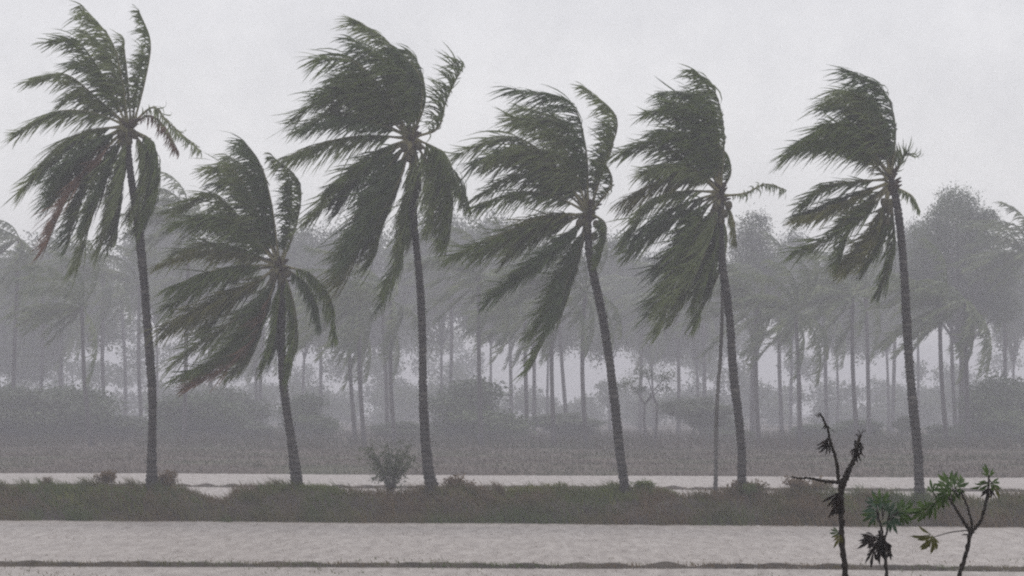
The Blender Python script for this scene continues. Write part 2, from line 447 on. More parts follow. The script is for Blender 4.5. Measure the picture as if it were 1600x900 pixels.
def frond_geo(P, L, n, rng, grav=0.3, wind=0.75, wid=0.020, start=0.13, segs=5, roll=None, spread=0.8, ragged=0.12, endk=0.6):
    """leaflets along a midrib path P (world points); returns (leaflet verts, faces, midrib path)"""
    path, length = catmull(P, 40)
    tt = np.linspace(0, 1, 40)
    t = np.linspace(start, 0.995, n)
    t = np.concatenate([t, t + (t[1] - t[0]) * .5]); t = np.clip(t + rng.normal(0, .004, 2 * n), 0, 1)
    sgn = np.concatenate([np.ones(n), -np.ones(n)])[:, None]
    base = np.stack([np.interp(t, tt, path[:, k]) for k in range(3)], 1)
    Tg = norm(np.gradient(path, axis=0))
    T = norm(np.stack([np.interp(t, tt, Tg[:, k]) for k in range(3)], 1))
    roll = rng.uniform(-.6, .6) if roll is None else roll
    ax = np.array([0.0, 1.0, 0.0])
    S = norm(np.cross(np.cross(T, np.broadcast_to(ax, T.shape)), T) + 1e-6)
    N = np.cross(T, S)
    S2 = S * math.cos(roll) + N * math.sin(roll)
    prof = np.interp(t, [0, start, .30, .55, .8, 1.0], [.4, .55, .95, 1.0, .82, endk]) * L
    prof = prof * rng.uniform(1 - ragged * 1.6, 1 + ragged, 2 * n)
    broken = rng.random(2 * n) < 0.05
    prof = np.where(broken, prof * rng.uniform(.25, .6, 2 * n), prof)
    # slow waves make the leaflets clump into locks, as wet ones do
    lock = np.zeros(2 * n); torn = np.zeros(2 * n)
    for q in range(5):
        lock += np.sin(t * rng.uniform(3, 26) * 2 * math.pi + rng.uniform(0, 6.28) + (sgn[:, 0] > 0) * rng.uniform(0, 6.28))
        torn += np.sin(t * rng.uniform(2, 16) * 2 * math.pi + rng.uniform(0, 6.28) + (sgn[:, 0] > 0) * rng.uniform(0, 6.28))
    prof = prof * (1 + .15 * torn * (ragged / .12))
    lock = (lock * .55 + rng.normal(0, .8, 2 * n))[:, None] * .27
    d0 = norm(S2 * sgn * spread + T * 0.75 + rng.normal(0, .17, (2 * n, 3)))
    wv = WIND * wind + GRAV * grav
    wv = wv + np.array([0, 0, 1.0]) * lock
    wv = wv + np.array([0, 1.0, 0]) * (sgn * .12 + rng.normal(0, .12, (2 * n, 1)))
    cur = base.copy()
    rows = []
    wprof = [0.75, 1.0, 1.0, 0.85, 0.55, 0.04] if segs == 5 else [0.8, 1.0, 0.7, 0.05]
    jit = rng.normal(0, .45, (2 * n, 3))
    for i in range(segs + 1):
        u = i / segs
        k = 0.30 + 0.62 * u ** .7
        d = norm(d0 * (1 - k) + wv * k + GRAV * (0.10 * u))
        wd = T - d * np.sum(T * d, 1, keepdims=True)
        wd = norm(norm(wd + 1e-5) + jit)
        wd = norm(wd - d * np.sum(wd * d, 1, keepdims=True))
        wdt = wid * wprof[i]
        rows.append(np.stack([cur - wd * wdt, cur + wd * wdt], 1))
        cur = cur + d * (prof / segs)[:, None]
    R = np.stack(rows, 1)                       # (m, segs+1, 2, 3)
    m = R.shape[0]
    V = R.reshape(-1, 3)
    b = np.arange(m)[:, None] * (2 * (segs + 1))
    Fs = []
    for i in range(segs):
        Fs.append(b + np.array([2 * i, 2 * i + 1, 2 * i + 3, 2 * i + 2]))
    return V, np.vstack(Fs).tolist(), path

def make_frond(parent, P, rng, mat, L=1.05, n=98, name='frond', **kw):
    V, Fs, path = frond_geo(P, L, n, rng, **kw)
    o = link(name, mesh(name, V, Fs, mat), parent)
    r = np.linspace(0.040, 0.008, len(path)); r[:4] *= [1.9, 1.6, 1.3, 1.1]
    v, f = tube(path[::2], r[::2], 6)
    link('midrib', mesh('midrib', v, f, M['midrib'], True), o)
    return o

def palm_trunk(P, R, rng, mat, sides=14, ring=0.13, name='trunk'):
    A = np.concatenate([np.array(P, float), np.array(R, float)[:, None]], 1)
    _, ln = catmull(A, 10)
    nn = max(12, int(ln / ring) * 3)
    D, _ = catmull(A, nn)
    rr = D[:, 3].copy()
    k = np.arange(nn) % 3
    rr *= np.where(k == 0, 1.11, np.where(k == 1, 1.0, 0.93)) * (1 + rng.normal(0, .025, nn)) * (1 + .05 * np.sin(np.linspace(0, rng.uniform(14, 22), nn) + rng.uniform(0, 6)))
    D[:, 0] += 0.006 * rng.normal(0, 1, nn) + .035 * np.sin(np.linspace(0, rng.uniform(9, 15), nn) + rng.uniform(0, 6)) * np.minimum(1, np.linspace(0, 6, nn))
    v, f = tube(D[:, :3], rr, sides, rough=0.03, rng=rng)
    return mesh(name, v, f, mat, True)

def blob(rx, ry, rz, seed, mat, name, n=10, m=8):
    v, f = [], []
    rng = np.random.default_rng(seed)
    for j in range(m + 1):
        ph = math.pi * j / m
        for i in range(n):
            th = 2 * math.pi * i / n
            q = 1 + rng.uniform(-.05, .05)
            v.append((rx * math.sin(ph) * math.cos(th) * q, ry * math.sin(ph) * math.sin(th) * q, rz * math.cos(ph) * (1 + .08 * math.cos(ph) ** 3)))
    for j in range(m):
        for i in range(n):
            i2 = (i + 1) % n
            f.append((j * n + i, (j + 1) * n + i, (j + 1) * n + i2, j * n + i2))
    return mesh(name, v, f, mat, True)
NUT = blob(0.115, 0.115, 0.145, 1, M['nut'], 'coconut')

# every front palm: trunk rows (px, py, radius px), crown point, fronds as midrib rows in photograph pixels
# frond: (points, tip depth offset in metres, options)
G, B_, O_, R_ = 'frond', 'frond_blue', 'frond_olive', 'frond_brown'
PALMS = [
 dict(label='leftmost tall palm with dark windblown crown and trunk leaning left at the top', 
  trunk=[(238, 768, 15), (238, 752, 12), (237, 700, 9.5), (236, 600, 8.8), (230, 480, 8.8), (218, 380, 8.8), (205, 280, 7.8), (200, 205, 6.5)],
  fronds=[
   ([(200,195),(190,120),(174,65),(130,16)], -.6, dict(L=1.1)),
   ([(199,195),(182,130),(160,78),(122,45)], .5, dict(L=1.0, mat=B_)),
   ([(197,193),(165,130),(128,78),(72,62)], -.9, dict(L=1.0)),
   ([(197,193),(170,145),(140,105),(95,90)], .9, dict(L=.9, mat=B_)),
   ([(196,193),(145,152),(95,124),(22,122)], .3, dict(L=.95, grav=.5)),
   ([(196,193),(150,165),(110,148),(60,140)], 1.2, dict(L=.8, grav=.5)),
   ([(195,195),(140,177),(80,178),(20,212)], -.7, dict(L=.85, grav=.6)),
   ([(195,197),(130,207),(78,238),(28,290)], -.4, dict(L=1.0, grav=.75)),
   ([(196,197),(140,225),(95,265),(55,320)], .8, dict(L=1.0, grav=.7, mat=B_)),
   ([(204,192),(196,120),(188,75),(180,42)], .9, dict(L=.62, mat=B_, wind=.6)),
   ([(209,193),(226,125),(234,65),(216,16)], .2, dict(L=.62, wind=.7)),
   ([(206,192),(213,130),(218,90),(214,62)], 1.1, dict(L=.6, mat=B_)),
   ([(207,193),(240,168),(262,190),(314,236)], -.3, dict(L=.62, wind=.25, grav=.2, n=60)),
   ([(206,195),(232,180),(255,196),(268,225)], .5, dict(L=.5, wind=.4, grav=.5, n=55, mat=R_)),
   ([(205,203),(240,225),(248,285),(222,352)], -.5, dict(L=.85, grav=.75, wind=.45)),
   ([(204,203),(230,240),(238,295),(216,340)], .7, dict(L=.75, grav=.8, wind=.4, mat=B_)),
   ([(196,203),(150,250),(105,310),(72,390)], -.8, dict(L=.9, grav=.7, mat=R_)),
   ([(197,203),(168,270),(138,340),(108,412)], .2, dict(L=.9, grav=.75, wind=.5)),
   ([(199,203),(186,270),(168,345),(150,402)], -.2, dict(L=.8, grav=.8, wind=.45, mat=B_)),
   ([(196,202),(158,232),(122,285),(100,345)], 1.0, dict(L=.95, grav=.7)),
   ([(197,202),(175,250),(158,300),(132,355)], -.4, dict(L=.9, grav=.7)),
   ([(196,200),(152,224),(112,258),(72,304)], .3, dict(L=.95, grav=.7)),
   ([(200,203),(195,260),(182,315),(168,372)], .9, dict(L=.8, grav=.8, mat=B_)),
  ], nuts=[(190,212),(203,222),(212,212),(196,228)]),
 dict(label='shortest of the front palms, second from left, with rusty lower fronds',
  trunk=[(469, 785, 17), (466, 765, 13.5), (456, 705, 10), (446, 620, 8.8), (441, 540, 8.3), (438, 460, 8), (437, 424, 6)],
  fronds=[
   ([(436,412),(424,320),(406,258),(370,214)], -.5, dict(L=.95, mat=B_)),
   ([(435,412),(410,330),(388,275),(345,240)], .6, dict(L=.95)),
   ([(434,412),(395,320),(360,268),(320,262)], -.8, dict(L=.95, mat=B_)),
   ([(440,412),(464,345),(467,285),(424,244)], .1, dict(L=.62)),
   ([(438,412),(452,350),(455,300),(440,268)], .9, dict(L=.6, mat=B_)),
   ([(433,412),(375,345),(315,312),(255,328)], .3, dict(L=1.0, grav=.4)),
   ([(433,412),(385,365),(330,340),(268,352)], -.9, dict(L=1.0, grav=.45)),
   ([(432,412),(370,390),(310,378),(255,392)], .9, dict(L=.9, grav=.5)),
   ([(432,414),(365,396),(300,394),(236,414)], -.4, dict(L=.75, grav=.55, mat=O_)),
   ([(432,416),(360,425),(300,440),(240,474)], .5, dict(L=.9, grav=.6)),
   ([(432,418),(385,450),(320,480),(248,520)], -.7, dict(L=1.0, grav=.6, mat=O_)),
   ([(432,418),(395,440),(345,470),(290,520)], 1.1, dict(L=1.0, grav=.6)),
   ([(433,420),(390,480),(330,535),(255,560)], .3, dict(L=1.0, grav=.5, mat=B_)),
   ([(434,420),(395,500),(345,560),(272,595)], -.6, dict(L=.95, grav=.4)),
   ([(434,420),(405,510),(365,575),(282,606)], -.3, dict(L=.8, grav=.25, mat=R_)),
   ([(435,420),(410,500),(385,560),(350,590)], .8, dict(L=.9, grav=.5)),
   ([(442,416),(485,428),(515,465),(521,522)], -.3, dict(L=.62, grav=.9, wind=.25)),
   ([(442,417),(475,440),(492,470),(498,505)], .6, dict(L=.55, grav=.9, wind=.25, mat=B_)),
   ([(440,420),(455,460),(464,520),(452,572)], -.5, dict(L=.75, grav=.9, wind=.35)),
   ([(438,420),(436,480),(428,540),(412,580)], -.8, dict(L=.85, grav=.8, wind=.4)),
   ([(434,414),(400,370),(360,335),(305,335)], 1.2, dict(L=1.0, grav=.4, mat=B_)),
  ], nuts=[(428,432),(440,438),(450,428)]),
 dict(label='third front palm from left, tallest broad crown, trunk flared wide at its foot',
  trunk=[(678, 785, 20), (675, 764, 16), (668, 722, 11), (662, 600, 8.6), (655, 450, 7.8), (648, 330, 7.2), (644, 222, 6)],
  fronds=[
   ([(642,212),(632,125),(606,70),(552,32)], -.6, dict(L=1.15)),
   ([(641,212),(618,135),(590,90),(545,62)], .6, dict(L=1.1, mat=B_)),
   ([(645,212),(664,155),(655,105),(612,66)], .3, dict(L=1.0)),
   ([(643,212),(650,150),(636,110),(600,88)], 1.2, dict(L=1.1, mat=B_)),
   ([(640,212),(598,145),(545,100),(490,100)], -.9, dict(L=1.1)),
   ([(639,212),(590,160),(535,125),(475,135)], .8, dict(L=1.05, mat=B_)),
   ([(638,212),(575,165),(510,145),(440,182)], -.3, dict(L=1.0, grav=.45)),
   ([(638,213),(570,182),(505,172),(436,192)], 1.2, dict(L=.95, grav=.5)),
   ([(638,213),(580,195),(530,190),(470,205)], -1.2, dict(L=.9, grav=.6, mat=B_)),
   ([(636,216),(570,212),(505,220),(428,246)], .1, dict(L=.95, grav=.85)),
   ([(650,213),(684,200),(698,155),(721,108)], .1, dict(L=.82, wind=.95, grav=-.05, n=55, endk=.95, spread=.25, roll=1.4)),
   ([(637,222),(585,250),(535,290),(468,352)], -.6, dict(L=.85, grav=.55)),
   ([(640,224),(602,300),(566,370),(522,448)], .4, dict(L=1.3, grav=.55, mat=O_)),
   ([(640,224),(610,290),(580,350),(530,405)], -.8, dict(L=1.25, grav=.55)),
   ([(643,226),(636,330),(622,415),(588,486)], .5, dict(L=.75, grav=.8, wind=.4, mat=B_)),
   ([(650,222),(690,258),(708,312),(702,376)], -.5, dict(L=.9, grav=.65, wind=.5)),
   ([(648,222),(676,268),(690,320),(684,370)], .7, dict(L=.85, grav=.7, wind=.5, mat=B_)),
   ([(650,220),(685,252),(715,272),(732,318)], .9, dict(L=.6, grav=.8, wind=.4)),
   ([(639,222),(610,255),(575,300),(545,345)], 1.2, dict(L=.95, grav=.6)),
   ([(639,210),(600,170),(555,150),(500,160)], .2, dict(L=1.0, grav=.3)),
   ([(641,224),(625,280),(600,340),(568,402)], .1, dict(L=1.0, grav=.6)),
   ([(638,220),(600,235),(560,265),(508,312)], .7, dict(L=.9, grav=.6, mat=B_)),
   ([(646,226),(652,280),(642,340),(624,402)], -.6, dict(L=.85, grav=.8, wind=.5)),
   ([(650,218),(680,232),(702,255),(714,292)], -.7, dict(L=.6, grav=.8, wind=.4)),
  ], nuts=[(632,232),(645,240),(655,230),(640,248)]),
 dict(label='fourth front palm from left, leaning left, one long frond hanging almost upside down',
  trunk=[(983, 800, 11.5), (978, 770, 10.5), (967, 680, 9.5), (950, 560, 9), (936, 465, 8.5), (923, 398, 8.5), (919, 335, 7)],
  fronds=[
   ([(919,325),(914,230),(886,162),(795,144)], -.5, dict(L=1.05, mat=B_)),
   ([(918,325),(902,240),(868,185),(810,165)], .6, dict(L=1.1)),
   ([(917,325),(885,245),(850,205),(790,190)], -.9, dict(L=1.05, mat=B_)),
   ([(924,322),(945,255),(964,185),(914,134)], .2, dict(L=.68)),
   ([(924,322),(940,270),(958,225),(950,175)], .8, dict(L=.65, mat=B_)),
   ([(926,328),(955,290),(948,262),(930,255)], -.4, dict(L=.45, n=60)),
   ([(917,327),(860,255),(790,212),(698,240)], .2, dict(L=1.05, grav=.5)),
   ([(917,327),(865,270),(810,240),(745,250)], -1.0, dict(L=1.05, grav=.5, mat=B_)),
   ([(916,328),(860,285),(800,270),(735,298)], 1.0, dict(L=1.0, grav=.6)),
   ([(915,330),(855,305),(795,302),(730,322)], -.4, dict(L=.9, grav=.75)),
   ([(916,335),(855,340),(790,362),(688,394)], -.7, dict(L=.85, grav=.4)),
   ([(916,335),(865,335),(815,345),(765,372)], .9, dict(L=.8, grav=.5, mat=O_)),
   ([(917,340),(865,385),(815,430),(750,474)], -.3, dict(L=.85, grav=.5, mat=B_)),
   ([(918,345),(895,415),(872,480),(822,562)], .3, dict(L=.95, grav=.5)),
   ([(918,345),(900,400),(880,450),(850,500)], -.7, dict(L=.9, grav=.5, mat=B_)),
   ([(925,335),(944,348),(946,370),(936,392)], -.4, dict(L=.62, grav=.6, wind=.7, n=75)),
   ([(918,326),(895,270),(860,240),(815,230)], 1.2, dict(L=1.1)),
   ([(917,338),(885,365),(850,395),(800,424)], .9, dict(L=.9, grav=.5)),
   ([(918,342),(908,390),(897,432),(876,484)], .0, dict(L=.9, grav=.6, mat=B_)),
   ([(916,334),(870,352),(820,380),(770,400)], -.2, dict(L=.8, grav=.5)),
  ], nuts=[(905,350),(918,360),(932,352),(940,362),(928,370)]),
 dict(label='fifth front palm from left, with a bare broken frond poking out to the right',
  trunk=[(1161, 790, 10.5), (1160, 768, 9.2), (1153, 640, 9), (1143, 540, 8.8), (1132, 440, 8), (1128, 380, 7.5), (1126, 305, 7)],
  fronds=[
   ([(1126,296),(1130,205),(1112,140),(1068,111)], -.5, dict(L=1.0)),
   ([(1125,296),(1118,210),(1095,155),(1030,136)], .6, dict(L=1.0, mat=B_)),
   ([(1126,296),(1126,230),(1118,180),(1090,150)], 1.1, dict(L=1.0, mat=B_)),
   ([(1124,296),(1095,225),(1055,182),(995,174)], -.8, dict(L=.95)),
   ([(1124,297),(1100,250),(1065,215),(1015,200)], .9, dict(L=.95, mat=B_)),
   ([(1123,297),(1065,250),(1015,222),(952,238)], .1, dict(L=.95, grav=.5)),
   ([(1123,298),(1080,268),(1030,262),(985,275)], -1.1, dict(L=.8, grav=.5)),
   ([(1122,298),(1080,272),(1030,278),(962,312)], .5, dict(L=.9, grav=.75, mat=O_)),
   ([(1121,300),(1060,300),(1010,325),(962,368)], -.5, dict(L=.95, grav=.8)),
   ([(1122,303),(1075,325),(1025,355),(975,392)], .9, dict(L=.9, grav=.6)),
   ([(1131,306),(1165,302),(1195,288),(1226,296)], -.1, dict(L=.38, wind=.35, grav=.3, n=40)),
   ([(1122,310),(1092,380),(1055,450),(1018,518)], -.5, dict(L=1.0, grav=.6, mat=B_)),
   ([(1123,312),(1105,385),(1080,440),(1048,500)], .5, dict(L=1.0, grav=.6)),
   ([(1125,314),(1118,385),(1100,440),(1078,502)], -.2, dict(L=.9, grav=.7, wind=.5)),
   ([(1128,296),(1142,270),(1138,240),(1122,225)], .5, dict(L=.5, n=60)),
   ([(1129,312),(1140,330),(1145,350),(1138,372)], -.4, dict(L=.4, grav=.9, wind=.2, n=50, mat=O_)),
   ([(1124,297),(1110,240),(1080,190),(1035,165)], -.2, dict(L=1.0, mat=B_)),
   ([(1121,303),(1090,330),(1060,375),(1020,422)], .2, dict(L=.95, grav=.6, mat=B_)),
   ([(1124,312),(1110,350),(1090,392),(1062,434)], -.8, dict(L=.95, grav=.6)),
  ], nuts=[(1118,325),(1130,335),(1138,322),(1126,345)]),
 dict(label='rightmost front palm standing alone, with upright frond stubs and a gap in its crown',
  trunk=[(1438, 798, 14), (1436, 770, 11.5), (1432, 700, 10), (1422, 560, 9.3), (1413, 450, 8.8), (1407, 380, 8.2), (1401, 320, 8), (1394, 282, 7)],
  fronds=[
   ([(1393,272),(1397,195),(1374,142),(1318,117)], -.5, dict(L=1.05, mat=B_)),
   ([(1392,272),(1385,200),(1358,155),(1300,130)], .5, dict(L=1.0)),
   ([(1391,272),(1370,205),(1340,165),(1285,150)], -.8, dict(L=1.05, mat=B_)),
   ([(1393,272),(1394,220),(1380,175),(1345,150)], 1.1, dict(L=1.05)),
   ([(1388,270),(1330,212),(1280,202),(1210,238)], -.2, dict(L=1.0, grav=.55)),
   ([(1388,270),(1340,225),(1295,212),(1235,222)], .9, dict(L=1.0, grav=.5, mat=B_)),
   ([(1389,271),(1350,230),(1320,200),(1265,190)], -1.1, dict(L=1.0, grav=.3)),
   ([(1387,280),(1335,284),(1285,298),(1228,318)], .2, dict(L=.6, grav=.4)),
   ([(1387,286),(1335,308),(1285,330),(1232,346)], -.6, dict(L=.7, grav=.4, mat=O_)),
   ([(1387,292),(1335,340),(1285,378),(1232,398)], .5, dict(L=.75, grav=.35)),
   ([(1387,305),(1370,365),(1342,405),(1308,432)], -.4, dict(L=.7, grav=.5, mat=O_)),
   ([(1393,312),(1398,380),(1390,430),(1374,468)], .6, dict(L=.6, grav=.8, wind=.4)),
   ([(1395,292),(1412,300),(1424,310),(1432,330)], -.5, dict(L=.3, grav=.8, wind=.3, n=40)),
   ([(1394,276),(1403,262),(1410,252),(1418,243)], -.3, dict(L=.45, wind=.1, grav=-.4, n=34)),
   ([(1392,276),(1396,258),(1402,248),(1404,236)], .3, dict(L=.4, wind=.2, grav=-.4, n=30)),
   ([(1386,280),(1374,268),(1364,262),(1352,262)], -.6, dict(L=.45, wind=.6, grav=-.1, n=34, mat=O_)),
   ([(1388,300),(1378,325),(1372,350),(1366,372)], -.6, dict(L=.4, grav=.9, wind=.2, n=60, mat=O_)),
   ([(1388,290),(1360,310),(1335,335),(1305,352)], 1.0, dict(L=.6, grav=.4)),
   ([(1387,295),(1350,335),(1320,370),(1290,402)], -.2, dict(L=.7, grav=.4)),
   ([(1390,310),(1385,360),(1367,400),(1346,428)], .2, dict(L=.6, grav=.6)),
  ], nuts=[(1380,318),(1388,330),(1376,336),(1384,346)]),
]
palm_bases = []
for pi, pd in enumerate(PALMS):
    rng = np.random.default_rng(100 + pi)
    bx, by = pd['trunk'][1][0], pd['trunk'][1][1]
    y = 88.4
    for _ in range(6): y = levee_front((bx - 800) * y / F) + 2.0
    base = np.array(W(bx, by, y))
    base[2] = levee_h(base[0], 2.0)
    palm_bases.append((bx, base))
    root = empty('coconut_palm', base)
    tag(root, pd['label'], 'palm tree', 'windblown coconut palms on the levee')
    def loc(px, py, dy=0.0):
        return np.array(W(px, py, y)) + np.array([0, dy, 0]) - base
    TP = [loc(a, b) for a, b, c in pd['trunk']]
    TR = [c * .75 * y / F for a, b, c in pd['trunk']]
    TP[0][2] = min(TP[0][2], -0.15)
    link('trunk', palm_trunk(TP, TR, rng, M['bark']), root)
    # fibrous crown shaft with old leaf bases
    cx, cy = pd['trunk'][-1][0], pd['trunk'][-1][1]
    mb = MB()
    for k in range(26):
        th = rng.uniform(0, 6.28); a = loc(cx, cy + rng.uniform(-14, 22))
        dirv = np.array([math.cos(th), math.sin(th), rng.uniform(.5, 1.6)]); dirv /= np.linalg.norm(dirv)
        ln = rng.uniform(.25, .5)
        p = [a + dirv * ln * q + np.array([0, 0, -.10 * q * q]) for q in (0, .4, .75, 1.0)]
        v, f = tube(p, [.075, .055, .035, .02], 6)
        mb.add(v, f)
    link('leaf_base', mesh('leaf_base', mb.v, mb.f, M['fibre'], True), root)
    for P, dy, kw in pd['fronds']:
        kw = dict(kw); mt = M[kw.pop('mat', G)]
        if mt in (M[G], M[B_]) and rng.random() < .46: mt = M['frond_pale']
        m_ = len(P) - 1
        if P[-1][0] < P[0][0] - 10 and kw.get('n', 99) > 70:      # leaflets stream past the midrib's end
            ln_ = sum(math.dist(P[i], P[i + 1]) for i in range(m_))
            f_ = max(.80, 1 - 18 / ln_)
            P = [(P[0][0] + (a - P[0][0]) * (f_ if a < P[0][0] else 1), P[0][1] + (b - P[0][1]) * (1.0 if b < P[0][1] else .5 + .5 * f_)) for a, b in P]
        pts = [loc(a, b, dy * 1.25 * (i / m_) ** 1.3 + (0.05 * dy)) for i, (a, b) in enumerate(P)]
        low = P[-1][1] > P[0][1]
        kw['L'] = kw['L'] * (1.30 if low and kw.get('n', 99) > 70 else 1.0 if pi == 0 else 1.16)
        if low: kw['grav'] = kw.get('grav', .3) + .12
        if rng.random() < .35:      # wind-kinked midrib
            k_ = len(pts) // 2 + int(rng.integers(0, 2))
            if k_ < len(pts) - 1: pts[k_] = pts[k_] + np.array([rng.uniform(-.1, .1), rng.uniform(-.3, .3), rng.uniform(.08, .22)])
            pts[-1] = pts[-1] + np.array([rng.uniform(0, .2), 0, rng.uniform(-.25, 0)])
        make_frond(root, pts, rng, mt, **kw)
        if kw['L'] > 0.9 and rng.random() < (.8 if low else 0.0 if pi == 0 else .34):      # a neighbouring frond behind or before it
            j = rng.normal(0, 9, 2); sg = -1 if dy > 0 else 1
            P2 = [(a + j[0] * (i / m_) + rng.normal(0, 2) , b + j[1] * (i / m_) + rng.normal(0, 2)) for i, (a, b) in enumerate(P)]
            sh = rng.uniform(.78, .97)
            P2 = [(P2[0][0] + (a - P2[0][0]) * sh, P2[0][1] + (b - P2[0][1]) * sh) for a, b in P2]
            d2 = sg * rng.uniform(.3, 1.3)
            pts = [loc(a, b, d2 * (i / m_) ** 1.3 + .05 * d2) for i, (a, b) in enumerate(P2)]
            make_frond(root, pts, rng, M[G] if mt is M[B_] else M[B_] if rng.random() < .5 else mt, **kw)
    for nx, ny in pd['nuts']:
        o = link('coconut', NUT, root)
        o.location = loc(nx, ny, rng.uniform(-.28, -.12))
        o.rotation_euler = (rng.uniform(-.4, .4), rng.uniform(-.4, .4), rng.uniform(0, 6))

# slender pale trunk beside the fifth palm
rng = np.random.default_rng(222)
y = 88.0
for _ in range(6): y = levee_front((1117 - 800) * y / F) + 2.6
base = np.array(W(1117, 775, y)); base[2] = levee_h(base[0], 2.6)
root = tag(empty('slender_palm', base), 'thin pale palm trunk rising close beside the fifth front palm', 'palm tree')
loc = lambda px, py, dy=0.0: np.array(W(px, py, y)) + np.array([0, dy, 0]) - base
TP = [loc(a, b) for a, b in [(1117, 790), (1118, 740), (1121, 660), (1124, 560), (1129, 460), (1131, 405)]]
TP[0][2] = -0.15
link('trunk', palm_trunk(TP, [.075, .062, .060, .056, .050, .045], rng, M['bark_pale'], sides=10), root)
for P, dy, kw in [([(1131,408),(1122,370),(1105,345),(1075,340)], .4, dict(L=.6, n=60)), ([(1131,408),(1115,390),(1095,390),(1070,405)], .7, dict(L=.6, grav=.6, n=60)),
                  ([(1131,410),(1122,430),(1112,455),(1098,480)], .3, dict(L=.5, grav=.8, n=60)), ([(1131,406),(1136,375),(1134,350),(1122,330)], .6, dict(L=.5, n=60))]:
    m_ = len(P) - 1
    make_frond(root, [loc(a, b, dy * (i / m_)) for i, (a, b) in enumerate(P)], rng, M['frond'], **kw)

# ------------------------------------------------------------------ hazy trees on the far bank
NAMES = ['first', 'second', 'third', 'fourth', 'fifth', 'sixth']
BX = [237, 462, 672, 975, 1158, 1434]
def zone(px):
    k = sum(1 for b in BX if px > b)
    if k == 0: return 'left of the first front palm'
    if k == 6: return 'right of the last front palm'
    return 'between the %s and %s front palms' % (NAMES[k - 1], NAMES[k])
ORD = ['first', 'second', 'third', 'fourth', 'fifth', 'sixth', 'seventh', 'eighth', 'ninth', 'tenth', 'eleventh', 'twelfth']

def deep(y): return 212.0 + (y - 184.0) * 3.0     # the far grove's rows, spread out in depth
def far_crown(seed, nf=17):
    rng = np.random.default_rng(seed)
    mb_v, mb_f, nb = [], [], 0
    for k in range(nf):
        az = rng.uniform(0, 2 * math.pi); el = rng.uniform(-.9, 1.25)
        ln = rng.uniform(3.4, 4.8)
        d = np.array([math.cos(az) * math.cos(el), math.sin(az) * math.cos(el), math.sin(el)])
        P = [np.zeros(3)]
        for q in range(3):
            d = norm(d + WIND * .42 + GRAV * (.10 + .16 * q))
            P.append(P[-1] + d * ln / 3)
        V, Fs, path = frond_geo(P, .95, 34, rng, grav=.5, wid=.045, segs=3)
        mb_v.append(V); mb_f += [[i + nb for i in q] for q in Fs]; nb += len(V)
        v, f = tube(path[::6], np.linspace(.05, .015, len(path[::6])), 4)
        mb_v.append(np.array(v)); mb_f += [[i + nb for i in q] for q in f]; nb += len(v)
    return mesh('crown', np.vstack(mb_v), mb_f, M['far_leaf'])
CROWNS = [far_crown(900 + i) for i in range(6)]

# (base px, crown px, crown py, distance, crown scale)
FAR_PALMS = [
 (18, 30, 372, 196, 1.0), (60, 66, 430, 212, .95), (143, 128, 480, 184, .95), (165, 162, 432, 206, 1.0), (196, 190, 470, 226, .9), (222, 218, 445, 210, .95),
 (100, 98, 455, 220, 1.0), (288, 296, 338, 188, .95), (330, 322, 440, 215, 1.0), (400, 396, 520, 222, .9), (408, 412, 505, 214, .9), (500, 498, 455, 230, 1.0),
 (556, 545, 480, 190, .95), (570, 563, 470, 184, 1.0), (606, 598, 490, 200, .95), (617, 612, 470, 188, 1.0), (700, 706, 440, 218, 1.0), (752, 748, 430, 186, 1.05),
 (800, 796, 470, 228, .95), (824, 820, 490, 195, .9), (834, 832, 470, 210, .95), (866, 864, 452, 184, 1.0), (888, 872, 470, 205, .95), (916, 914, 455, 184, 1.0),
 (1000, 1004, 460, 224, 1.0), (1060, 1056, 470, 214, .95), (1100, 1098, 480, 222, .9), (1186, 1183, 470, 186, 1.0), (1222, 1218, 455, 204, 1.0), (1250, 1243, 490, 184, .95),
 (1292, 1288, 480, 212, .95), (1340, 1332, 462, 188, 1.0), (1358, 1352, 448, 196, 1.0), (1394, 1400, 450, 224, .95), (1480, 1468, 478, 184, .95), (1494, 1486, 450, 205, 1.0),
 (1513, 1508, 470, 184, 1.0), (1572, 1570, 440, 208, 1.0), (1612, 1606, 400, 196, 1.0),
]
cnt = {}
for i, (bpx, cpx, cpy, y, s) in enumerate(FAR_PALMS):
    rng = np.random.default_rng(3000 + i)
    y0_, y = y, deep(y)
    bx = (bpx - 800) * y / F
    base = np.array([bx, y, bank_z(bx, y)])
    root = empty('far_palm', base)
    z = zone(bpx); cnt[('p', z)] = cnt.get(('p', z), 0) + 1
    lean = 'left-leaning' if cpx < bpx - 5 else 'right-leaning' if cpx > bpx + 5 else 'straight'
    hgt = 'tall' if cpy < 455 else 'lower'
    tag(root, '%s hazy %s far-bank palm, %s from left %s' % (hgt, lean, ORD[cnt[('p', z)] - 1], z), 'palm tree', 'hazy palms on the far bank')
    top = np.array(W(cpx, cpy, y)) - base
    mid = top * .5 + np.array([rng.uniform(-.25, .25), 0, 0])
    D, _ = catmull([np.array([0, 0, -.2]), mid, top], 16)
    v, f = tube(D, np.interp(np.linspace(0, 1, 16), [0, .06, .3, 1], np.array([.28, .21, .18, .15]) * (y / 250) ** .6), 8, rough=.04, rng=rng)
    link('trunk', mesh('trunk', v, f, M['far_bark'], True), root)
    c = link('crown', CROWNS[i % 6], root)
    c.location = top
    s *= 1.12 * y / y0_
    c.scale = (s, s * (1 if rng.random() < .5 else -1), s * rng.uniform(.9, 1.08))

